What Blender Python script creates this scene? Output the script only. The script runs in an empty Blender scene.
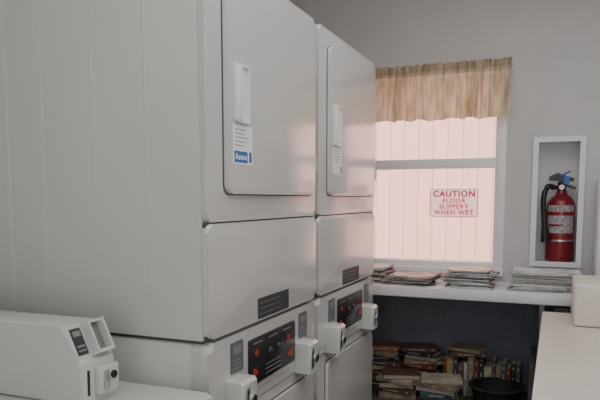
import bpy, bmesh, math, random
from mathutils import Vector, Matrix
random.seed(7)
SC = bpy.context.scene
COL = SC.collection

# ---------------- materials ----------------
def mat(name, col, rough=0.5, metal=0.0, noise=0.0, nscale=8.0, bump=0.0, bscale=40.0, spec=0.5, coat=0.0):
    m = bpy.data.materials.new(name); m.use_nodes = True
    nt = m.node_tree; b = nt.nodes['Principled BSDF']
    b.inputs['Roughness'].default_value = rough
    b.inputs['Metallic'].default_value = metal
    b.inputs['Specular IOR Level'].default_value = spec
    b.inputs['Coat Weight'].default_value = coat
    b.inputs['Coat Roughness'].default_value = 0.12
    tc = nt.nodes.new('ShaderNodeTexCoord')
    n = nt.nodes.new('ShaderNodeTexNoise'); n.inputs['Scale'].default_value = nscale
    n.inputs['Detail'].default_value = 4
    nt.links.new(tc.outputs['Object'], n.inputs['Vector'])
    r = nt.nodes.new('ShaderNodeValToRGB')
    c = Vector(col)
    r.color_ramp.elements[0].position = 0.3; r.color_ramp.elements[1].position = 0.7
    r.color_ramp.elements[0].color = (*[max(0, x*(1-noise)) for x in c], 1)
    r.color_ramp.elements[1].color = (*[min(1, x*(1+noise)) for x in c], 1)
    nt.links.new(n.outputs['Fac'], r.inputs['Fac'])
    nt.links.new(r.outputs['Color'], b.inputs['Base Color'])
    if bump > 0:
        n2 = nt.nodes.new('ShaderNodeTexNoise'); n2.inputs['Scale'].default_value = bscale
        nt.links.new(tc.outputs['Object'], n2.inputs['Vector'])
        bp = nt.nodes.new('ShaderNodeBump'); bp.inputs['Strength'].default_value = bump
        bp.inputs['Distance'].default_value = 0.01
        nt.links.new(n2.outputs['Fac'], bp.inputs['Height'])
        nt.links.new(bp.outputs['Normal'], b.inputs['Normal'])
    return m

ENAMEL = mat('white_enamel', (0.65, 0.68, 0.64), 0.26, noise=0.02, nscale=3, bump=0.04, bscale=5, coat=0.3)
ENAMEL2 = mat('white_enamel_front', (0.63, 0.61, 0.605), 0.20, noise=0.02, nscale=3, bump=0.05, bscale=6, coat=0.6)
SEAL = mat('dark_seam', (0.10, 0.09, 0.09), 0.7)
CHROME = mat('brushed_metal', (0.6, 0.6, 0.6), 0.3, 1.0, 0.05)
BLACK = mat('black_plastic', (0.015, 0.015, 0.018), 0.35, noise=0.1)
BASKB = mat('dull_black_plastic', (0.012, 0.012, 0.014), 0.7, noise=0.1)
DKLAB = mat('charcoal_label', (0.045, 0.045, 0.05), 0.45, noise=0.3, nscale=60)
GREYL = mat('grey_print', (0.26, 0.26, 0.27), 0.5)
REDP = mat('red_print', (0.50, 0.04, 0.025), 0.4)
BLUEP = mat('blue_print', (0.02, 0.13, 0.50), 0.4)
WHITEP = mat('white_paper', (0.90, 0.90, 0.90), 0.6, noise=0.02, nscale=30)
WALLM = mat('painted_wall', (0.62, 0.605, 0.61), 0.85, noise=0.03, nscale=3, bump=0.15, bscale=90)
CEILM = mat('ceiling_paint', (0.8, 0.8, 0.78), 0.9, noise=0.02, bump=0.2, bscale=60)
LOWW = mat('shelf_white', (0.80, 0.80, 0.82), 0.4, noise=0.03, nscale=5)
CREAM = mat('cream_laminate', (0.80, 0.73, 0.67), 0.4, noise=0.03, nscale=12)
FRAMEW = mat('window_vinyl', (0.92, 0.90, 0.90), 0.45, noise=0.02)
DARKW = mat('dark_shelf_board', (0.08, 0.075, 0.08), 0.6, noise=0.2)
UNDERSHADE = mat('under_shelf_shade', (0.17, 0.18, 0.225), 0.7, noise=0.1)  # dark blue-grey with the under-shelf shade put into the colour
REDE = mat('red_gloss_paint', (0.21, 0.006, 0.011), 0.3, noise=0.05, coat=0.3)
SIGNR = mat('sign_red', (0.75, 0.03, 0.16), 0.5)
HANDW = mat('handle_white', (.85, .85, .85), .3)
KNOBG = mat('knob_dark', (.05, .05, .055), .4)
CARDG = mat('card_grey', (.16, .16, .17), .4)

def floor_mat():
    m = mat('vinyl_floor', (0.35, 0.33, 0.30), 0.4, noise=0.1, nscale=25)
    nt = m.node_tree; b = nt.nodes['Principled BSDF']
    br = nt.nodes.new('ShaderNodeTexBrick'); br.offset = 0
    br.inputs['Scale'].default_value = 3.3; br.inputs['Mortar Size'].default_value = 0.01
    br.inputs['Brick Width'].default_value = 1; br.inputs['Row Height'].default_value = 1
    br.inputs['Color1'].default_value = (.38, .36, .33, 1); br.inputs['Color2'].default_value = (.34, .32, .30, 1)
    tc = nt.nodes.new('ShaderNodeTexCoord')
    nt.links.new(tc.outputs['Object'], br.inputs['Vector'])
    nt.links.new(br.outputs['Color'], b.inputs['Base Color'])
    return m
FLOORM = floor_mat()

def siding_mat():
    m = bpy.data.materials.new('pink_vertical_siding'); m.use_nodes = True
    nt = m.node_tree; b = nt.nodes['Principled BSDF']; b.inputs['Roughness'].default_value = 0.8
    tc = nt.nodes.new('ShaderNodeTexCoord'); sp = nt.nodes.new('ShaderNodeSeparateXYZ')
    nt.links.new(tc.outputs['Object'], sp.inputs[0])
    d = nt.nodes.new('ShaderNodeMath'); d.operation = 'DIVIDE'; d.inputs[1].default_value = 0.115
    f = nt.nodes.new('ShaderNodeMath'); f.operation = 'FRACT'
    l = nt.nodes.new('ShaderNodeMath'); l.operation = 'LESS_THAN'; l.inputs[1].default_value = 0.085
    nt.links.new(sp.outputs['X'], d.inputs[0]); nt.links.new(d.outputs[0], f.inputs[0]); nt.links.new(f.outputs[0], l.inputs[0])
    mx = nt.nodes.new('ShaderNodeMix'); mx.data_type = 'RGBA'
    nt.links.new(l.outputs[0], mx.inputs['Factor'])
    mx.inputs['A'].default_value = (0.92, 0.50, 0.42, 1); mx.inputs['B'].default_value = (0.66, 0.31, 0.27, 1)
    nt.links.new(mx.outputs['Result'], b.inputs['Base Color'])
    return m
SIDING = siding_mat()

def glass_mat():
    m = bpy.data.materials.new('window_glass'); m.use_nodes = True
    nt = m.node_tree; nt.nodes.clear()
    o = nt.nodes.new('ShaderNodeOutputMaterial'); t = nt.nodes.new('ShaderNodeBsdfTransparent')
    g = nt.nodes.new('ShaderNodeBsdfGlossy'); g.inputs['Roughness'].default_value = 0.02
    mx = nt.nodes.new('ShaderNodeMixShader'); mx.inputs[0].default_value = 0.05
    nt.links.new(t.outputs[0], mx.inputs[1]); nt.links.new(g.outputs[0], mx.inputs[2]); nt.links.new(mx.outputs[0], o.inputs[0])
    return m
GLASS = glass_mat()

def translucent_mat(name, c0, c1, fac, scale=(60, 60, 6)):
    m = bpy.data.materials.new(name); m.use_nodes = True
    nt = m.node_tree; nt.nodes.clear()
    o = nt.nodes.new('ShaderNodeOutputMaterial')
    d = nt.nodes.new('ShaderNodeBsdfDiffuse'); t = nt.nodes.new('ShaderNodeBsdfTranslucent')
    tc = nt.nodes.new('ShaderNodeTexCoord'); mp = nt.nodes.new('ShaderNodeMapping'); mp.inputs['Scale'].default_value = scale
    n = nt.nodes.new('ShaderNodeTexNoise'); n.inputs['Scale'].default_value = 1; n.inputs['Detail'].default_value = 5
    r = nt.nodes.new('ShaderNodeValToRGB')
    r.color_ramp.elements[0].position = 0.36; r.color_ramp.elements[0].color = (*c0, 1)
    r.color_ramp.elements[1].position = 0.60; r.color_ramp.elements[1].color = (*c1, 1)
    nt.links.new(tc.outputs['Object'], mp.inputs[0]); nt.links.new(mp.outputs[0], n.inputs['Vector'])
    nt.links.new(n.outputs['Fac'], r.inputs[0])
    nt.links.new(r.outputs[0], d.inputs[0]); nt.links.new(r.outputs[0], t.inputs[0])
    mx = nt.nodes.new('ShaderNodeMixShader'); mx.inputs[0].default_value = fac
    nt.links.new(d.outputs[0], mx.inputs[1]); nt.links.new(t.outputs[0], mx.inputs[2]); nt.links.new(mx.outputs[0], o.inputs[0])
    return m
CURT = translucent_mat('tan_fabric', (0.54, 0.455, 0.31), (0.78, 0.71, 0.54), .40, (40, 40, 8))
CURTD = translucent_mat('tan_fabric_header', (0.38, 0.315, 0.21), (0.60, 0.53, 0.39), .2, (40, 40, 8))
SIGNW = translucent_mat('sign_white_plastic', (0.98, 0.96, 0.97), (0.99, 0.98, 0.985), .78, (5, 5, 5))

# ---------------- geometry helpers ----------------
def bm_out(bm):
    bmesh.ops.recalc_face_normals(bm, faces=bm.faces[:])
    bm.verts.index_update()
    v = [x.co.copy() for x in bm.verts]; f = [[y.index for y in x.verts] for x in bm.faces]
    bm.free(); return (v, f)
def P_box(x0, x1, y0, y1, z0, z1, bev=0.0, seg=2):
    bm = bmesh.new(); bmesh.ops.create_cube(bm, size=1)
    for v in bm.verts:
        v.co = Vector(((x0+x1)/2+v.co.x*(x1-x0), (y0+y1)/2+v.co.y*(y1-y0), (z0+z1)/2+v.co.z*(z1-z0)))
    if bev > 0:
        bmesh.ops.bevel(bm, geom=bm.edges[:], offset=bev, segments=seg, affect='EDGES', profile=0.5)
    return bm_out(bm)
def P_prism(pts, axis, a, b, bev=0.0, bevend='b', seg=2):
    def mk(p, t):
        return {'X': Vector((t, p[0], p[1])), 'Y': Vector((p[0], t, p[1])), 'Z': Vector((p[0], p[1], t))}[axis]
    bm = bmesh.new()
    va = [bm.verts.new(mk(p, a)) for p in pts]; vb = [bm.verts.new(mk(p, b)) for p in pts]
    n = len(pts)
    fa = bm.faces.new(va); fb = bm.faces.new(list(reversed(vb)))
    for i in range(n):
        bm.faces.new((va[i], vb[i], vb[(i+1) % n], va[(i+1) % n]))
    if bev > 0:
        es = list(fb.edges)
        if bevend == 'both': es += list(fa.edges)
        bmesh.ops.bevel(bm, geom=es, offset=bev, segments=seg, affect='EDGES', profile=0.5)
    return bm_out(bm)
def rrect(a0, a1, b0, b1, r, n=6):
    pts = []
    for cx, cy, s in ((a1-r, b1-r, 0), (a0+r, b1-r, 90), (a0+r, b0+r, 180), (a1-r, b0+r, 270)):
        for i in range(n+1):
            t = math.radians(s+90*i/n); pts.append((cx+r*math.cos(t), cy+r*math.sin(t)))
    return pts
def P_ring(a0, a1, b0, b1, r, w, axis, t0, t1, n=6):
    o = rrect(a0, a1, b0, b1, r, n); i = rrect(a0+w, a1-w, b0+w, b1-w, max(r-w, 0.002), n)
    def mk(p, t):
        return {'X': Vector((t, p[0], p[1])), 'Y': Vector((p[0], t, p[1])), 'Z': Vector((p[0], p[1], t))}[axis]
    V = []; F = []; N = len(o)
    for t in (t0, t1):
        V += [mk(p, t) for p in o]; V += [mk(p, t) for p in i]
    for k in range(N):
        j = (k+1) % N
        F += [[k, j, N+j, N+k], [2*N+k, 3*N+k, 3*N+j, 2*N+j], [k, 2*N+k, 2*N+j, j], [N+k, N+j, 3*N+j, 3*N+k]]
    bm = bmesh.new(); vs = [bm.verts.new(v) for v in V]
    for f in F: bm.faces.new([vs[x] for x in f])
    return bm_out(bm)
def P_cyl(p0, p1, r0, r1=None, n=24, bev=0.0):
    p0 = Vector(p0); p1 = Vector(p1); r1 = r0 if r1 is None else r1
    d = p1-p0; q = d.to_track_quat('Z', 'Y').to_matrix().to_4x4()
    bm = bmesh.new()
    bmesh.ops.create_cone(bm, cap_ends=True, segments=n, radius1=r0, radius2=r1, depth=d.length)
    bmesh.ops.transform(bm, matrix=Matrix.Translation((p0+p1)/2) @ q, verts=bm.verts)
    if bev > 0:
        es = [e for e in bm.edges if any(len(f.verts) > 4 for f in e.link_faces)]
        bmesh.ops.bevel(bm, geom=es, offset=bev, segments=3, affect='EDGES', profile=0.5)
    return bm_out(bm)
def P_lathe(prof, cx, cy, n=32):
    V = []; F = []
    for r, z in prof:
        for k in range(n):
            t = 2*math.pi*k/n; V.append(Vector((cx+r*math.cos(t), cy+r*math.sin(t), z)))
    for i in range(len(prof)-1):
        for k in range(n):
            j = (k+1) % n; F.append([i*n+k, i*n+j, (i+1)*n+j, (i+1)*n+k])
    bm = bmesh.new(); vs = [bm.verts.new(v) for v in V]
    for f in F: bm.faces.new([vs[x] for x in f])
    bmesh.ops.remove_doubles(bm, verts=bm.verts[:], dist=1e-5)
    return bm_out(bm)
def P_tube(path, r, n=10, sub=6):
    P = [Vector(p) for p in path]; pts = []
    for i in range(len(P)-1):
        a = P[max(i-1, 0)]; b = P[i]; c = P[i+1]; d = P[min(i+2, len(P)-1)]
        for s in range(sub):
            t = s/sub
            pts.append(0.5*((2*b)+(-a+c)*t+(2*a-5*b+4*c-d)*t*t+(-a+3*b-3*c+d)*t**3))
    pts.append(P[-1])
    bm = bmesh.new(); rings = []
    for i, p in enumerate(pts):
        d = (pts[min(i+1, len(pts)-1)]-pts[max(i-1, 0)]).normalized()
        up = Vector((0, 0, 1)) if abs(d.z) < 0.9 else Vector((1, 0, 0))
        u = d.cross(up).normalized(); w = u.cross(d)
        rings.append([bm.verts.new(p+r*(u*math.cos(2*math.pi*k/n)+w*math.sin(2*math.pi*k/n))) for k in range(n)])
    for i in range(len(rings)-1):
        for k in range(n):
            bm.faces.new((rings[i][k], rings[i][(k+1) % n], rings[i+1][(k+1) % n], rings[i+1][k]))
    bm.faces.new(rings[0][::-1]); bm.faces.new(rings[-1])
    return bm_out(bm)

def obj(name, pieces, mats, root=None, parent=None, mids=None, smooth=True, **kw):
    O = Vector(root) if root is not None else Vector((0, 0, 0))
    V = []; F = []; MI = []
    for pi, (v, f) in enumerate(pieces):
        o = len(V)
        V += [x-O for x in v]; F += [[o+a for a in q] for q in f]
        MI += [mids[pi] if mids else 0]*len(f)
    me = bpy.data.meshes.new(name); me.from_pydata(V, [], F)
    if not isinstance(mats, (list, tuple)): mats = [mats]
    for m in mats: me.materials.append(m)
    for p, mi in zip(me.polygons, MI): p.material_index = mi
    if smooth:
        me.shade_smooth(); me.set_sharp_from_angle(angle=math.radians(38))
    me.update()
    ob = bpy.data.objects.new(name, me); COL.objects.link(ob)
    if parent: ob.parent = parent
    else: ob.location = O
    for k, v in kw.items(): ob[k] = v
    return ob
def objs(name, pieces, mats, root, parent):
    return [obj(name, [p], mats, root=root, parent=parent) for p in pieces]
def empty(name, loc, **kw):
    e = bpy.data.objects.new(name, None); e.empty_display_size = 0.1; e.location = loc
    COL.objects.link(e)
    for k, v in kw.items(): e[k] = v
    return e
def text(name, s, size, origin, right, up, m, root, parent, align='CENTER', bold=0.0, depth=0.0006, xs=1.0, sp=1.0):
    cu = bpy.data.curves.new(name, 'FONT'); cu.body = s; cu.size = size; cu.align_x = align; cu.align_y = 'CENTER'
    cu.extrude = depth; cu.offset = bold; cu.resolution_u = 3; cu.space_character = sp
    to = bpy.data.objects.new(name+'_tmp', cu); COL.objects.link(to)
    bpy.context.view_layer.update()
    me = bpy.data.meshes.new_from_object(to.evaluated_get(bpy.context.evaluated_depsgraph_get()))
    bpy.data.objects.remove(to); bpy.data.curves.remove(cu)
    right = Vector(right).normalized(); up = Vector(up).normalized(); nn = right.cross(up)
    O = Vector(root)
    for v in me.vertices:
        v.co = Vector(origin)+right*v.co.x*xs+up*v.co.y+nn*v.co.z-O
    me.materials.clear(); me.materials.append(m)
    ob = bpy.data.objects.new(name, me); COL.objects.link(ob); ob.parent = parent
    return ob
def copy_tree(src, offset, skip=(), **kw):
    m = {}
    def rec(o):
        c = o.copy(); COL.objects.link(c); m[o] = c
        if o.parent in m: c.parent = m[o.parent]
        for ch in list(o.children):
            if ch not in m.values() and ch.name.split('.')[0] not in skip: rec(ch)
    rec(src)
    c = m[src]; c.location = Vector(src.location)+Vector(offset)
    for k, v in kw.items(): c[k] = v
    return c

# ---------------- room ----------------
YB = 3.10; XL = -1.45; XR = 0.80; YR = -1.6; CZ = 2.50
ST = dict(kind='structure')
obj('floor', [P_box(XL-.1, XR+.1, YR-.1, YB+.16, -.1, 0)], FLOORM, **ST)
obj('ceiling', [P_box(XL-.1, XR+.1, YR-.1, YB+.16, CZ, CZ+.1)], CEILM, **ST)
obj('wall_left', [P_box(XL-.1, XL, YR-.1, YB+.16, 0, CZ)], WALLM, **ST)
obj('wall_right', [P_box(XR, XR+.1, YR-.1, YB+.16, 0, CZ)], WALLM, **ST)
obj('wall_front', [P_box(XL, XR, YR-.1, YR, 0, CZ)], WALLM, **ST)
WX0, WX1, WZ0, WZ1 = -.94, -.232, 1.085, 2.045
EX0, EX1, EZ0, EZ1 = -.092, .102, 1.122, 1.690
obj('wall_back', [
    P_box(XL, WX0, YB, YB+.16, 0, CZ), P_box(WX0, WX1, YB, YB+.16, 0, WZ0), P_box(WX0, WX1, YB, YB+.16, WZ1, CZ),
    P_box(WX1, EX0, YB, YB+.16, 0, CZ), P_box(EX0, EX1, YB, YB+.16, 0, EZ0), P_box(EX0, EX1, YB, YB+.16, EZ1, CZ),
    P_box(EX0, EX1, YB+.145, YB+.16, EZ0, EZ1),
    P_box(EX1, XR, YB, YB+.16, 0, CZ)], WALLM, smooth=False, **ST)

w = obj('window_1', [
    P_box(WX0-.005, WX0+.03, YB-.012, YB+.10, WZ0, WZ1, .003), P_box(WX1-.03, WX1+.008, YB-.012, YB+.10, WZ0-.0, WZ1, .003),
    P_box(WX0+.03, WX1-.03, YB+.0, YB+.10, WZ1-.03, WZ1, .003), P_box(WX0+.03, WX1-.03, YB-.0, YB+.10, WZ0, WZ0+.03, .003),
    P_box(WX0+.03, WX1-.03, YB+.005, YB+.07, 1.570, 1.617, .004),
    P_box(WX0+.03, WX0+.05, YB+.03, YB+.06, WZ0+.03, WZ1-.03, .002), P_box(WX1-.045, WX1-.03, YB+.03, YB+.06, WZ0+.03, WZ1-.03, .002),
    P_box(WX0-.01, WX1+.012, YB-.035, YB, WZ0-.03, WZ0+.002, .004),
], FRAMEW, root=(WX0, YB, WZ0), **ST)
obj('window_pane', [P_box(WX0+.05, WX1-.045, YB+.044, YB+.047, WZ0+.03, 1.570)], GLASS, root=(WX0, YB, WZ0), parent=w, smooth=False)
obj('window_pane', [P_box(WX0+.05, WX1-.045, YB+.05, YB+.053, 1.617, WZ1-.03)], GLASS, root=(WX0, YB, WZ0), parent=w, smooth=False)

obj('neighbouring_building_wall', [P_box(-3.6, 2.6, 5.0, 5.1, -.1, 4.2)], SIDING, root=(0, 5.0, 0), label='salmon pink building wall with vertical siding seen through the window', category='building wall')
obj('ground', [P_box(-4, 4, YB+.17, 5.0, -.2, -.1)], mat('concrete', (.65, .61, .57), .9, noise=.1), kind='structure')

# caution sign
sx0, sx1, sz0, sz1 = -.587, -.350, 1.331, 1.472
ysg = YB+.040
sg = empty('caution_sign', ((sx0+sx1)/2, ysg, sz0), label='white caution sign with red lettering stuck to window glass', category='sign')
R = sg.location.copy()
obj('sign_board', [P_prism(rrect(sx0, sx1, sz0, sz1, .006), 'Y', ysg, ysg+.002)], SIGNW, root=R, parent=sg)
obj('sign_border', [P_ring(sx0+.003, sx1-.003, sz0+.003, sz1-.003, .004, .0025, 'Y', ysg-.001, ysg)], SIGNR, root=R, parent=sg)
cxs = (sx0+sx1)/2
for s, dz, sz in (('CAUTION', .114, .040), ('FLOOR', .081, .031), ('SLIPPERY', .052, .031), ('WHEN WET', .023, .031)):
    text('lettering', s, sz, (cxs, ysg-.001, sz0+dz), (1, 0, 0), (0, 0, 1), SIGNR, R, sg, bold=.0009 if s != 'CAUTION' else .0016, xs=1.03, sp=1.15)

def curtain(ta=0.0, tb=1.0):
    x0, x1 = -.965, -.208; z0, z1 = 1.798, 2.058; NX, NZ = 300, 26
    V = []; F = []
    for j in range(NZ+1):
        t = ta+(tb-ta)*j/NZ; z = z1-(z1-z0)*t
        for i in range(NX+1):
            s = i/NX; x = x0+(x1-x0)*s
            amp = 0.006+0.016*min(1, t*1.3)*(0.55+.45*math.sin(s*23+1+t*1.5))
            ph = s*2*math.pi*13+2.6*math.sin(s*17)+1.5*math.sin(s*41)+.7*math.sin(t*4+s*30)
            fine = .004*math.sin(s*2*math.pi*52+t+2*math.sin(s*33))*(1.25-t)
            y = YB-.068+amp*math.sin(ph)+fine+.004*math.sin(s*130+t*3)
            if .13 < t < .25: y = YB-.068+.4*(y-YB+.068)
            zz = z+(.003*math.sin(ph*.5+1)+.002*math.sin(s*60) if t > .95 else 0)+(.004*math.sin(ph*.9)+.002*math.sin(s*210) if t == 0 else 0)
            V.append(Vector((x+.003*math.cos(ph)*t, y, zz)))
    for j in range(NZ):
        for i in range(NX):
            a = j*(NX+1)+i; F.append([a, a+1, a+NX+2, a+NX+1])
    return (V, F)
cv = empty('window_valance', (-.57, YB-.06, 2.02), label='gathered tan fabric valance hanging over the window top', category='curtain')
obj('fabric', [curtain(.2, 1)], CURT, root=cv.location, parent=cv)
obj('gathered_heading', [curtain(0, .2)], CURTD, root=cv.location, parent=cv)
yr = YB-.035
obj('curtain_rod', [P_cyl((-.975, yr, 2.012), (-.204, yr, 2.012), .0045), P_cyl((-.207, yr, 2.012), (-.207, YB, 2.012), .0045), P_cyl((-.972, yr, 2.012), (-.972, YB, 2.012), .0045)], FRAMEW, root=cv.location, parent=cv)

# ---------------- extinguisher cabinet + extinguisher ----------------
ec = empty('extinguisher_cabinet', (.005, YB, EZ0), label='white recessed metal wall cabinet holding a fire extinguisher', category='cabinet')
R = ec.location
CABW = mat('cabinet_white', (.84, .84, .84), .4, noise=.02)
obj('body', [P_box(EX0, EX0+.004, YB-.004, YB+.14, EZ0, EZ1), P_box(EX1-.004, EX1, YB-.004, YB+.14, EZ0, EZ1),
             P_box(EX0+.004, EX1-.004, YB-.004, YB+.14, EZ0, EZ0+.006), P_box(EX0+.004, EX1-.004, YB-.004, YB+.14, EZ1-.006, EZ1),
             P_box(EX0, EX1, YB+.14, YB+.144, EZ0, EZ1)], mat('cabinet_interior', (.82, .82, .83), .5), root=R, parent=ec, smooth=False)
obj('frame', [P_ring(EX0-.014, EX1+.014, EZ0-.014, EZ1+.014, .004, .024, 'Y', YB-.016, YB-.004)], CABW, root=R, parent=ec)
cx, cy, zb = .022, YB+.066, EZ0+.008
ex = empty('fire_extinguisher', (cx, cy, zb), label='red fire extinguisher with black hose in the white wall cabinet', category='fire extinguisher')
R = ex.location
r = .063
obj('cylinder', [P_lathe([(0, zb), (r-.008, zb), (r-.002, zb+.004), (r, zb+.012), (r, zb+.255), (r-.004, zb+.273), (r-.018, zb+.297), (.025, zb+.312), (.020, zb+.33), (0, zb+.33)], cx, cy)], REDE, root=R, parent=ex)
def arc_label(z0, z1, rr, a0=-150, a1=-30):
    V = []; F = []; n = 16
    for z in (z0, z1):
        for i in range(n+1):
            t = math.radians(a0+(a1-a0)*i/n); V.append(Vector((cx+rr*math.cos(t), cy+rr*math.sin(t), z)))
    for i in range(n): F.append([i, i+1, n+2+i, n+1+i])
    return (V, F)
obj('label_sticker', [arc_label(zb+.125, zb+.262, r+.001)], mat('label_print', (.38, .33, .35), .4, noise=.5, nscale=90), root=R, parent=ex)
objs('label_band', [arc_label(zb+.215, zb+.232, r+.0015), arc_label(zb+.165, zb+.175, r+.0015, -140, -80), arc_label(zb+.125, zb+.133, r+.0015)], REDE, R, ex)
obj('bracket_strap', [P_lathe([(r+.001, zb+.095), (r+.003, zb+.095), (r+.003, zb+.103), (r+.001, zb+.103)], cx, cy)], CHROME, root=R, parent=ex)
zv = zb+.02
obj('valve', [P_cyl((cx, cy, zv+.30), (cx, cy, zv+.350), .018, bev=.002), P_cyl((cx, cy, zv+.325), (cx-.040, cy-.01, zv+.325), .009)], BLACK, root=R, parent=ex)
obj('handle', [P_box(cx-.010, cx+.010, cy-.02, cy+.012, zv+.345, zv+.356, .002),
               P_prism([(cx-.058, zv+.356), (cx+.050, zv+.352), (cx+.054, zv+.366), (cx-.02, zv+.392), (cx-.056, zv+.376)], 'Y', cy-.012, cy+.012, .002),
               P_prism([(cx-.014, zv+.338), (cx+.058, zv+.314), (cx+.062, zv+.326), (cx-.01, zv+.352)], 'Y', cy-.012, cy+.012, .002)], BLACK, root=R, parent=ex)
obj('hose', [P_tube([(cx-.035, cy-.01, zv+.325), (cx-.060, cy-.03, zv+.328), (cx-.076, cy-.045, zv+.28), (cx-.073, cy-.045, zv+.20), (cx-.068, cy-.052, zv+.14), (cx-.066, cy-.052, zv+.105)], .0125),
             P_cyl((cx-.066, cy-.052, zv+.15), (cx-.064, cy-.052, zv+.07), .015, .018)], BLACK, root=R, parent=ex)
obj('pressure_gauge', [P_cyl((cx, cy-.018, zv+.325), (cx, cy-.028, zv+.325), .012)], WHITEP, root=R, parent=ex)
obj('inspection_tag', [P_prism(rrect(cx+.008, cx+.032, zv+.340, zv+.376, .003), 'Y', cy-.026, cy-.024)], BLUEP, root=R, parent=ex)
obj('pull_pin', [P_cyl((cx-.01, cy-.022, zv+.375), (cx+.035, cy-.022, zv+.400), .0035)], BLUEP, root=R, parent=ex)

# ---------------- shelf and bookshelf ----------------
SZ = 1.030; SY = 2.72
sh = empty('wall_shelf', (-.3, YB, SZ), label='long white laminate shelf under the window holding magazines', category='shelf')
R = sh.location
obj('shelf_board', [P_box(-1.44, .14, SY, YB-.001, SZ-.045, SZ, .004)], LOWW, root=R, parent=sh)
obj('support_rail', [P_box(-1.44, .14, YB-.03, YB-.011, SZ-.11, SZ-.046, .003)], UNDERSHADE, root=R, parent=sh)
for x in (-1.2, -.04):
    obj('bracket', [P_prism([(YB-.031, SZ-.046), (SY+.10, SZ-.046), (YB-.031, SZ-.28)], 'X', x-.01, x+.01)], FRAMEW, root=R, parent=sh)
for i in range(22):
    xx = -.86+.037*i
    obj('small_hook', [P_tube([(xx, YB-.031, SZ-.150), (xx, YB-.045, SZ-.152), (xx, YB-.050, SZ-.162), (xx, YB-.044, SZ-.168)], .0022, 6, 3), P_cyl((xx, YB-.010, SZ-.150), (xx, YB-.034, SZ-.150), .0025, n=8)], CHROME, root=R, parent=sh)
bz = .50
obj('book_shelf_board', [P_box(-1.42, -.081, 2.70, YB-.012, bz-.025, bz, .002)], DARKW, root=(-.7, YB, bz), label='dark low shelf board carrying piles of paperbacks', category='shelf')
obj('shelf_shade_panel', [P_box(-1.44, .012, YB-.010, YB-.001, .02, SZ-.046)], UNDERSHADE, root=(-.7, YB, .02), label='added dark panel imitating the shade on the wall below the white shelf', category='panel')  # added sheet: paints the shelf's shadow on the wall as a dark colour
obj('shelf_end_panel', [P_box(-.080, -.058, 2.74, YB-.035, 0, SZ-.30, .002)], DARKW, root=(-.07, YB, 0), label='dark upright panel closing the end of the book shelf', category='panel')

# ---------------- books ----------------
PAGES = mat('page_edges', (.40, .35, .28), .8, noise=.2, nscale=150)
BAND = mat('spine_lettering', (.36, .33, .27), .5, noise=.3, nscale=100)
BCOL = {'crimson': (.17, .025, .025), 'navy': (.03, .035, .075), 'tan': (.24, .18, .12), 'cream': (.40, .35, .27), 'yellow': (.32, .24, .08), 'black': (.02, .02, .02),
        'teal': (.04, .08, .09), 'brown': (.10, .055, .04), 'white': (.46, .44, .42), 'orange': (.24, .09, .04), 'green': (.04, .08, .05), 'purple': (.08, .04, .08)}
BM = {k: mat('cover_'+k, v, .5, noise=.35, nscale=25) for k, v in BCOL.items()}
def book(L, W, T, col, loc, rot=0, standing=False, group='paperbacks on the book shelf'):
    c = .0018
    s = random.uniform(.2, .34)
    pcs = [P_box(-L/2, L/2, -W/2, W/2, 0, c), P_box(-L/2, L/2, -W/2, W/2, T-c, T), P_box(-L/2, L/2, -W/2-.0015, -W/2+.0015, 0, T, .0008),
           P_box(-L/2+.002, L/2-.002, -W/2+.001, W/2-.003, c, T-c),
           P_box(-L*s, L*(s-.12), -W/2-.0021, -W/2-.0014, T*.38, T*.62), P_box(L*.35, L*.40, -W/2-.0021, -W/2-.0014, T*.3, T*.7)]
    ob = obj('book', pcs, [BM[col], PAGES, BAND], mids=[0, 0, 0, 1, 2, 2], smooth=False)
    if standing:
        ob.rotation_euler = (0, -math.pi/2, rot)
        ob.location = (loc[0]+T, loc[1], loc[2]+L/2)
    else:
        ob.rotation_euler = (0, 0, rot); ob.location = loc
    ob['group'] = group; ob['category'] = 'book'
    ob['label'] = ('%s paperback book standing upright on the dark shelf' if standing else '%s book lying flat in a pile on the dark shelf') % col
    return ob
def pile(x, y, zs, specs):
    z = zs
    for (L, W, T, col, rot, dx) in specs:
        book(L, W, T, col, (x+dx, y, z), rot); z += T+.0003
pi = math.pi
pile(-.775, 2.970, bz, [(.19, .13, .03, 'brown', 0, 0), (.18, .12, .025, 'navy', .15, 0), (.18, .12, .03, 'crimson', -.16, 0), (.17, .11, .016, 'cream', .3, .01), (.18, .11, .03, 'brown', -.05, .01), (.17, .11, .02, 'black', .32, 0), (.17, .11, .025, 'tan', -.24, .0), (.17, .11, .024, 'orange', .24, .0)])
pile(-.575, 2.970, bz, [(.18, .13, .03, 'navy', 0, 0), (.17, .12, .028, 'crimson', .04, 0), (.18, .12, .020, 'yellow', -.25, 0), (.17, .11, .03, 'black', .22, .005), (.17, .11, .022, 'crimson', -.12, -.01), (.18, .11, .018, 'tan', .25, 0), (.16, .11, .022, 'purple', pi-.2, .01), (.18, .12, .020, 'black', -.2, -.01), (.17, .11, .016, 'brown', .3, -.02)])
pile(-.655, 2.812, bz, [(.17, .13, .028, 'tan', .15, 0), (.18, .13, .020, 'brown', -.15, 0), (.16, .12, .026, 'black', pi+.22, -.01), (.17, .13, .018, 'cream', -.18, .0), (.17, .12, .022, 'brown', pi+.3, .01)])
pile(-.465, 2.810, bz, [(.18, .12, .022, 'crimson', 0, 0), (.17, .12, .030, 'teal', .17, 0), (.18, .13, .016, 'white', pi-.15, .0), (.20, .13, .026, 'tan', -.22, .0), (.18, .12, .016, 'cream', .2, .01)])
x = -.470
seq = [('crimson', .165), ('yellow', .175), ('navy', .18), ('brown', .150), ('white', .16), ('tan', .185), ('crimson', .175), ('black', .175), ('cream', .145), ('brown', .18), ('tan', .155), ('teal', .17), ('crimson', .150), ('black', .17), ('green', .17)]
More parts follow.
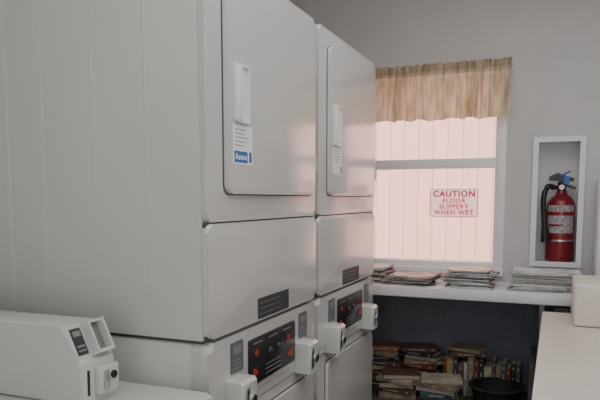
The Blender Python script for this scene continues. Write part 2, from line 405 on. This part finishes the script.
for i, (c, L) in enumerate(seq):
    T = [.016, .032, .020, .026, .014, .030, .018, .022, .034, .016, .024, .020, .018, .020, .02][i]
    if x+T > -.112: break
    book(L, .110, T, c, (x, 2.985+random.uniform(-.014, .012), bz), standing=True); x += T+.0014
zz = bz+.1855
for (L, W, T, col, X, rot) in ((.17, .11, .022, 'brown', -.36, .22), (.16, .11, .016, 'tan', -.36, -.25)):
    book(L, W, T, col, (X, 2.975, zz), rot); zz += T+.0004
bk = empty('black_basket', (-.215, 2.820, bz), label='round dull black plastic basket on the dark shelf beside books', category='basket')
obj('bowl', [P_lathe([(0, bz), (.07, bz), (.085, bz+.01), (.10, bz+.05), (.110, bz+.090), (.102, bz+.090), (.094, bz+.05), (.075, bz+.014), (0, bz+.012)], -.215, 2.820, 40)], BASKB, root=bk.location, parent=bk)
obj('rim', [P_lathe([(.108, bz+.0902), (.119, bz+.0902), (.121, bz+.095), (.118, bz+.100), (.104, bz+.100), (.103, bz+.0902), (.108, bz+.0902)], -.215, 2.820, 40)], BASKB, root=bk.location, parent=bk)

# ---------------- magazines ----------------
def mag_mat(i, c1, c2, c3):
    m = bpy.data.materials.new('magazine_cover_%d' % i); m.use_nodes = True
    nt = m.node_tree; b = nt.nodes['Principled BSDF']; b.inputs['Roughness'].default_value = .4
    tc = nt.nodes.new('ShaderNodeTexCoord'); n = nt.nodes.new('ShaderNodeTexVoronoi'); n.inputs['Scale'].default_value = 18
    nt.links.new(tc.outputs['Object'], n.inputs['Vector'])
    sp = nt.nodes.new('ShaderNodeSeparateColor'); nt.links.new(n.outputs['Color'], sp.inputs[0])
    r = nt.nodes.new('ShaderNodeValToRGB'); r.color_ramp.interpolation = 'CONSTANT'
    e = r.color_ramp.elements; e[0].color = (*c1, 1); e[0].position = 0; e[1].color = (*c2, 1); e[1].position = .45
    q = e.new(.75); q.color = (*c3, 1)
    nt.links.new(sp.outputs[0], r.inputs[0]); nt.links.new(r.outputs[0], b.inputs['Base Color'])
    return m
MM = [mag_mat(0, (.38, .34, .32), (.05, .05, .06), (.32, .05, .05)), mag_mat(1, (.03, .03, .05), (.14, .07, .05), (.36, .32, .28)),
      mag_mat(2, (.5, .5, .5), (.20, .24, .30), (.08, .12, .22)), mag_mat(3, (.10, .05, .04), (.28, .20, .12), (.04, .05, .07)), mag_mat(4, (.80, .80, .80), (.74, .74, .74), (.48, .50, .53))]
MPAGE = mat('magazine_pages', (.60, .59, .58), .7, noise=.4, nscale=200)
MDESC = ['grey and red', 'dark glossy', 'grey and navy', 'brown and black', 'white']
def magazine(L, W, T, mi, loc, rot, bend=0.0):
    n = 10
    def slab(z0, z1, ins=0):
        V = []; F = []
        for y in (-W/2+ins, W/2-ins):
            for k, zz in enumerate((z0, z1)):
                for i in range(n+1):
                    s = i/n; xx = (-L/2+ins)+(L-2*ins)*s
                    V.append(Vector((xx, y, zz+bend*max(0, abs(2*s-1)-.3)**2)))
        m = n+1
        for i in range(n):
            F += [[i, i+1, m+i+1, m+i], [2*m+i, 3*m+i, 3*m+i+1, 2*m+i+1], [i, 2*m+i, 2*m+i+1, i+1], [m+i, m+i+1, 3*m+i+1, 3*m+i]]
        F += [[0, m, 3*m, 2*m], [n, 2*m+n, 3*m+n, m+n]]
        return (V, F)
    ob = obj('magazine', [slab(0, .0014), slab(.0014, T-.0014, .002), slab(T-.0014, T)], [MM[mi], MPAGE], mids=[0, 1, 0], smooth=False)
    ob.location = loc; ob.rotation_euler = (0, 0, rot)
    ob['category'] = 'magazine'; ob['group'] = 'magazines on the white shelf'
    ob['label'] = '%s magazine lying in a pile on the white shelf' % MDESC[mi]
def mstack(x, y, n, L=.21, W=.27, tmin=.004, tmax=.010, jit=.012, rj=.12, pick=None, base=0.0, top=None, bend=.006):
    z = SZ+.0005
    for i in range(n):
        T = random.uniform(tmin, tmax); mi = random.choice(pick or [0, 1, 2, 3, 4])
        bd = bend if i == n-1 else 0
        if i == n-1 and top is not None: mi = top
        magazine(L*random.uniform(.90, 1.05), W*random.uniform(.92, 1.0), T, mi, (x+random.uniform(-jit, jit), y+random.uniform(-jit, jit), z), base+random.uniform(-rj, rj), bd)
        z += T+.0004
mstack(-.83, 2.92, 9, L=.18, W=.22, pick=[1, 3, 0, 2], rj=.25, top=2)
mstack(-.610, 2.87, 6, L=.21, W=.20, pick=[1, 3, 0], rj=.2, top=0, tmax=.009, jit=.014)
mstack(-.345, 2.88, 9, L=.20, W=.22, pick=[2, 4, 1, 4, 0], rj=.12, tmin=.006, tmax=.010, top=2)
mstack(-.035, 2.89, 10, L=.27, W=.22, tmin=.006, tmax=.010, pick=[4, 4, 2, 4, 1], rj=.05, jit=.007, top=4)

# ---------------- counter, box, cabinet ----------------
ct = empty('folding_counter', (.35, 1.2, 0), label='cream laminate counter running toward the window shelf', category='counter')
R = ct.location
obj('countertop', [P_box(-.035, XR-.002, -.9, 2.66, .93, .97, .006)], CREAM, root=R, parent=ct)
obj('base_cabinet', [P_box(.015, XR-.004, -.86, 2.60, .0, .929)], LOWW, root=R, parent=ct)
obj('raised_ledge_box', [P_box(.070, XR-.004, 2.37, 2.66, .9705, 1.125, .012, 3)], CREAM, root=(.3, 2.5, .97), label='cream boxed ledge raised above the counter end', category='ledge box')
obj('ledge_shelf_infill', [P_box(.142, XR-.004, 2.72, YB-.001, .97, SZ, .003)], LOWW, root=(.4, 2.9, .97), label='white boxed shelf end beside the wall shelf', category='shelf box')
wc = empty('wall_cupboard', (.4, YB, SZ), label='plain white cupboard standing against the wall', category='cupboard')
R = wc.location
obj('body', [P_box(.163, XR-.01, 2.86, YB-.002, SZ+.001, 1.50, .003)], LOWW, root=R, parent=wc)
obj('door', [P_box(.166, .47, 2.845, 2.859, SZ+.006, 1.495, .002)], LOWW, root=R, parent=wc)
obj('door', [P_box(.475, XR-.014, 2.845, 2.859, SZ+.006, 1.495, .002)], LOWW, root=R, parent=wc)

# ---------------- stacked dryer ----------------
FX = -.69; Y0 = 1.15; Y1 = 1.802; TOP = 1.955
dr = empty('stacked_dryer', (-1.05, (Y0+Y1)/2, 0), label='white stacked coin-operated dryer, blue-lettered sticker on its door', category='dryer')
dr['group'] = 'stacked dryers in a row'
R = dr.location
def ribs():
    out = []
    for xx in (-1.245, -1.135, -.985, -.84):
        out.append(P_box(xx-.003, xx+.003, Y0-.0008, Y0+.002, 1.17, 1.90, .0007, 1))
    return out
obj('upper_cabinet', [P_box(-1.40, FX-.012, Y0, Y1, 1.108, TOP, .006)]+ribs()+[P_box(-1.39, FX-.02, Y0-.0012, Y0+.002, 1.905, 1.909, .0007, 1)], ENAMEL, root=R, parent=dr)
obj('front_panel', [P_prism(rrect(Y0, Y1, 1.370, TOP, .018), 'X', FX-.0118, FX, .009, seg=4)], ENAMEL2, root=R, parent=dr)
obj('panel_seam', [P_box(FX-.0118, FX-.004, Y0+.004, Y1-.004, 1.112, 1.369)], SEAL, root=R, parent=dr)
obj('access_panel', [P_prism(rrect(Y0, Y1, 1.112, 1.366, .020), 'X', FX-.0116, FX+.003, .010, seg=4)], ENAMEL2, root=R, parent=dr)
obj('lower_cabinet', [P_box(-1.395, FX-.045, Y0+.006, Y1-.006, .03, 1.100, .006)], ENAMEL, root=R, parent=dr)
obj('shadow_gap', [P_box(-1.39, FX-.02, Y0+.015, Y1-.015, 1.0995, 1.1082)], SEAL, root=R, parent=dr)
obj('control_console', [P_prism(rrect(Y0+.004, Y1-.004, .915, 1.102, .02), 'X', FX-.0448, FX, .022, seg=5)], ENAMEL2, root=R, parent=dr)
obj('lower_front_panel', [P_prism(rrect(Y0+.004, Y1-.004, .09, .911, .012), 'X', FX-.0448, FX-.004, .012, seg=4)], ENAMEL2, root=R, parent=dr)
obj('toe_kick', [P_box(-1.38, FX-.07, Y0+.02, Y1-.02, 0, .0298)], BLACK, root=R, parent=dr)
def door(z0, z1, fx):
    y0, y1 = Y0+.078, Y1-.030
    d = obj('door', [P_prism(rrect(y0, y1, z0, z1, .022, 8), 'X', fx+.001, fx+.012, .006, seg=3)], ENAMEL2, root=R, parent=dr)
    obj('door_seal', [P_prism(rrect(y0-.003, y1+.003, z0-.003, z1+.003, .025, 8), 'X', fx-.001, fx+.002)], SEAL, root=R, parent=d)
    hz = z0+.162
    hy = y0+.066
    obj('handle', [P_ring(hy-.034, hy+.034, hz, hz+.132, .010, .006, 'X', fx+.012, fx+.019),
                   P_box(fx+.012, fx+.0135, hy-.030, hy+.030, hz+.004, hz+.128),
                   P_box(fx+.0135, fx+.022, hy-.030, hy-.006, hz+.005, hz+.127, .003)], HANDW, root=R, parent=d)
    for zz in (z0+.09, z1-.10):
        obj('hinge', [P_box(fx+.002, fx+.010, y1+.002, y1+.014, zz-.022, zz+.022, .003), P_cyl((fx+.010, y1+.010, zz-.024), (fx+.010, y1+.010, zz+.024), .004, n=10)], CHROME, root=R, parent=d)
    return d, hy, hz
d1, hy, hz = door(1.432, 1.905, FX)
door(.40, .878, FX-.004)
sx = FX+.012
st = obj('sticker', [P_box(sx, sx+.0006, hy-.042, hy+.054, 1.500, 1.590)], WHITEP, root=R, parent=d1, label='white sticker with blue logo block')
obj('sticker_logo_block', [P_box(sx+.0006, sx+.001, hy-.037, hy+.028, 1.504, 1.530)], BLUEP, root=R, parent=st)
text('sticker_lettering', 'Aaxon', .020, (sx+.0014, hy-.005, 1.517), (0, 1, 0), (0, 0, 1), WHITEP, R, st, bold=.0004, depth=.0003, sp=1.08)
objs('sticker_print', [P_box(sx+.0006, sx+.001, hy-.034, hy+.012+.010*(i % 3), 1.542+i*.009, 1.544+i*.009) for i in range(5)], GREYL, R, st)
obj('sticker_mark', [P_box(sx+.0006, sx+.001, hy+.036, hy+.049, 1.506, 1.530)], BLUEP, root=R, parent=st)
lp = obj('rating_label', [P_prism(rrect(Y0+.240, Y0+.435, 1.112+.005, 1.170, .004), 'X', FX+.003, FX+.0042)], DKLAB, root=R, parent=dr)
objs('label_line', [P_box(FX+.0042, FX+.0046, Y0+.250, Y0+.380, 1.128+.014*i, 1.1292+.014*i) for i in range(3)], GREYL, R, lp)
cp = obj('control_panel', [P_prism(rrect(Y0+.190, Y0+.478, .955, 1.072, .006), 'X', FX, FX+.005, .002)], BLACK, root=R, parent=dr)
def tri(y, z, s, d): return P_prism([(y-s*d, z+s), (y-s*d, z-s), (y+s*d*1.1, z)], 'X', FX+.005, FX+.007)
objs('red_arrow_mark', [tri(Y0+.222, .985, .015, 1), tri(Y0+.225, 1.034, .010, -1), tri(Y0+.438, .985, .015, -1), tri(Y0+.430, 1.034, .011, 1)], REDP, R, cp)
objs('panel_print', [P_box(FX+.005, FX+.0056, Y0+.21+.09*j, Y0+.265+.09*j, 1.058, 1.061) for j in range(3)]+[P_box(FX+.005, FX+.0056, Y0+.28, Y0+.38, .966+.012*i, .968+.012*i) for i in range(3)], GREYL, R, cp)
for yy in (Y0+.305, Y0+.36):
    obj('selector_knob', [P_cyl((FX+.005, yy, 1.024), (FX+.012, yy, 1.024), .010, .008, bev=.002)], KNOBG, root=R, parent=cp)
for yy in (Y0+.100, Y0+.515):
    cdd = obj('instruction_card', [P_prism(rrect(yy, yy+.060, 1.010, 1.084, .004), 'X', FX, FX+.003)], CARDG, root=R, parent=dr)
    objs('card_print', [P_box(FX+.003, FX+.0036, yy+.010, yy+.05, 1.056, 1.074)]+[P_box(FX+.003, FX+.0036, yy+.010, yy+.046, 1.020+.009*i, 1.023+.009*i) for i in range(3)], GREYL, R, cdd)
for yy in (Y0+.076, Y0+.491):
    cb = obj('coin_box', [P_prism([(FX-.002, .910), (FX-.002, 1.002), (FX+.038, 1.002), (FX+.046, .994), (FX+.046, .910)], 'Y', yy, yy+.074, .004, 'both', 3)], ENAMEL, root=R, parent=dr)
    obj('metal_slot_plate', [P_box(FX+.0455, FX+.048, yy+.012, yy+.032, .925, .985, .001)], CHROME, root=R, parent=cb)
    obj('lock', [P_cyl((FX+.045, yy+.050, .950), (FX+.051, yy+.050, .950), .013)], CHROME, root=R, parent=cb)
    obj('keyhole', [P_cyl((FX+.051, yy+.050, .950), (FX+.0525, yy+.050, .950), .010)], BLACK, root=R, parent=cb)
    obj('coin_slot', [P_box(FX+.0475, FX+.0488, yy+.020, yy+.024, .935, .978)], BLACK, root=R, parent=cb)
dr2 = copy_tree(dr, (0, .676, 0), skip=('sticker_lettering', 'sticker_logo_block'), label='white stacked coin-operated dryer standing beside the window end')

# ---------------- washer ----------------
WT = 1.015
wa = empty('washing_machine', (-1.05, .75, 0), label='white top-load washer beside the dryers with coin meter case', category='washing machine')
R = wa.location
obj('body', [P_box(-1.42, -.66, .42, 1.095, .03, WT-.025, .006)], ENAMEL, root=R, parent=wa)
obj('top_panel', [P_prism(rrect(-1.43, -.64, .41, 1.10, .02), 'Z', WT-.0248, WT, .008, seg=3)], ENAMEL, root=R, parent=wa)
obj('lid', [P_prism(rrect(-1.20, -.70, .44, .84, .03), 'Z', WT+.0002, WT+.012, .005, seg=3)], ENAMEL, root=R, parent=wa)
obj('toe_kick', [P_box(-1.40, -.70, .44, 1.08, 0, .0298)], BLACK, root=R, parent=wa)
ZT = 1.172
A = Vector((-.880, 0, ZT-.002)); B = Vector((-.850, 0, 1.106))
mc = obj('meter_case', [P_prism([(-1.425, WT+.0002), (-1.425, ZT-.007), (-1.41, ZT), (-.892, ZT), (A.x, A.z), (B.x, B.z), (-.836, 1.100), (-.836, WT+.0002)], 'Y', .925, 1.022, .007, 'both', 3)], ENAMEL, root=R, parent=wa)
def slope_pt(t, off, y):
    a = Vector((A.x, y, A.z)); b = Vector((B.x, y, B.z)); d = (b-a).normalized(); n = Vector((-d.z, 0, d.x))
    if n.x < 0: n = -n
    return a+(b-a)*t+n*off
def slope_box(t0, t1, y0, y1, o0, o1):
    V = [slope_pt(t, o, y) for o in (o0, o1) for y in (y0, y1) for t in (t0, t1)]
    bm = bmesh.new(); vs = [bm.verts.new(v) for v in V]
    for f in ((0, 1, 3, 2), (4, 6, 7, 5), (0, 4, 5, 1), (2, 3, 7, 6), (0, 2, 6, 4), (1, 5, 7, 3)): bm.faces.new([vs[k] for k in f])
    return bm_out(bm)
lb = obj('instruction_label', [slope_box(.10, .88, .936, .964, -.002, .002)], DKLAB, root=R, parent=mc)
objs('label_print', [slope_box(.18, .34, .940, .960, .002, .0026), slope_box(.6, .66, .940, .960, .002, .0026), slope_box(.74, .79, .940, .960, .002, .0026)], GREYL, R, lb)
obj('coin_drop_housing', [slope_box(.0, 1.0, .970, .975, -.002, .022), slope_box(.0, 1.0, 1.012, 1.017, -.002, .022), slope_box(.0, .08, .975, 1.012, -.002, .014), slope_box(.90, 1.0, .975, 1.012, -.002, .022)], ENAMEL, root=R, parent=mc)
obj('coin_recess', [slope_box(.08, .90, .975, 1.012, -.001, .003)], mat('recess_grey', (.25, .25, .25), .5), root=R, parent=mc)
obj('coin_box', [P_box(-.836, -.822, .960, 1.016, 1.032, 1.088, .003)], ENAMEL, root=R, parent=mc)
obj('lock', [P_cyl((-.822, .998, 1.066), (-.818, .998, 1.066), .008)], BLACK, root=R, parent=mc)
obj('coin_slide', [P_box(-.8225, -.816, .968, .982, 1.040, 1.080, .002)], CHROME, root=R, parent=mc)
obj('coin_slot', [P_box(-.8365, -.8345, .938, .944, 1.035, 1.085)], BLACK, root=R, parent=mc)

# ---------------- lights ----------------
def area(name, loc, rot, sx, sy, power, col=(1, 1, 1)):
    l = bpy.data.lights.new(name, 'AREA'); l.shape = 'RECTANGLE'; l.size = sx; l.size_y = sy; l.energy = power; l.color = col
    o = bpy.data.objects.new(name, l); o.location = loc; o.rotation_euler = [math.radians(a) for a in rot]; COL.objects.link(o); return o
area('ceiling_fill', (.0, 1.3, 2.47), (0, 0, 0), 1.2, 2.2, 16, (.98, 1, .98))  # added fill lamp without a fixture, brightens the room and back wall
area('doorway_daylight', (.3, -1.5, 1.5), (90, 0, 0), 1.6, 1.8, 19, (.98, 1, .98))
s = bpy.data.lights.new('sun', 'SUN'); s.energy = 6.3; s.angle = .01; s.color = (1, .97, .92)
so = bpy.data.objects.new('sun', s); so.rotation_euler = (math.radians(38), 0, math.radians(15)); COL.objects.link(so)
wd = bpy.data.worlds.new('World'); SC.world = wd; wd.use_nodes = True
bg = wd.node_tree.nodes['Background']; bg.inputs[0].default_value = (.88, .92, 1, 1); bg.inputs[1].default_value = 2.6

# ---------------- camera ----------------
cd = bpy.data.cameras.new('camera'); cam = bpy.data.objects.new('camera', cd); COL.objects.link(cam)
cd.sensor_width = 36; cd.lens = 620/600*36; cd.shift_y = .102; cd.clip_start = .01
cam.location = (0, 0, 1.42)
cam.rotation_mode = 'XYZ'
cam.rotation_euler = (math.radians(90-5.71), 0, math.radians(22.35))
SC.camera = cam
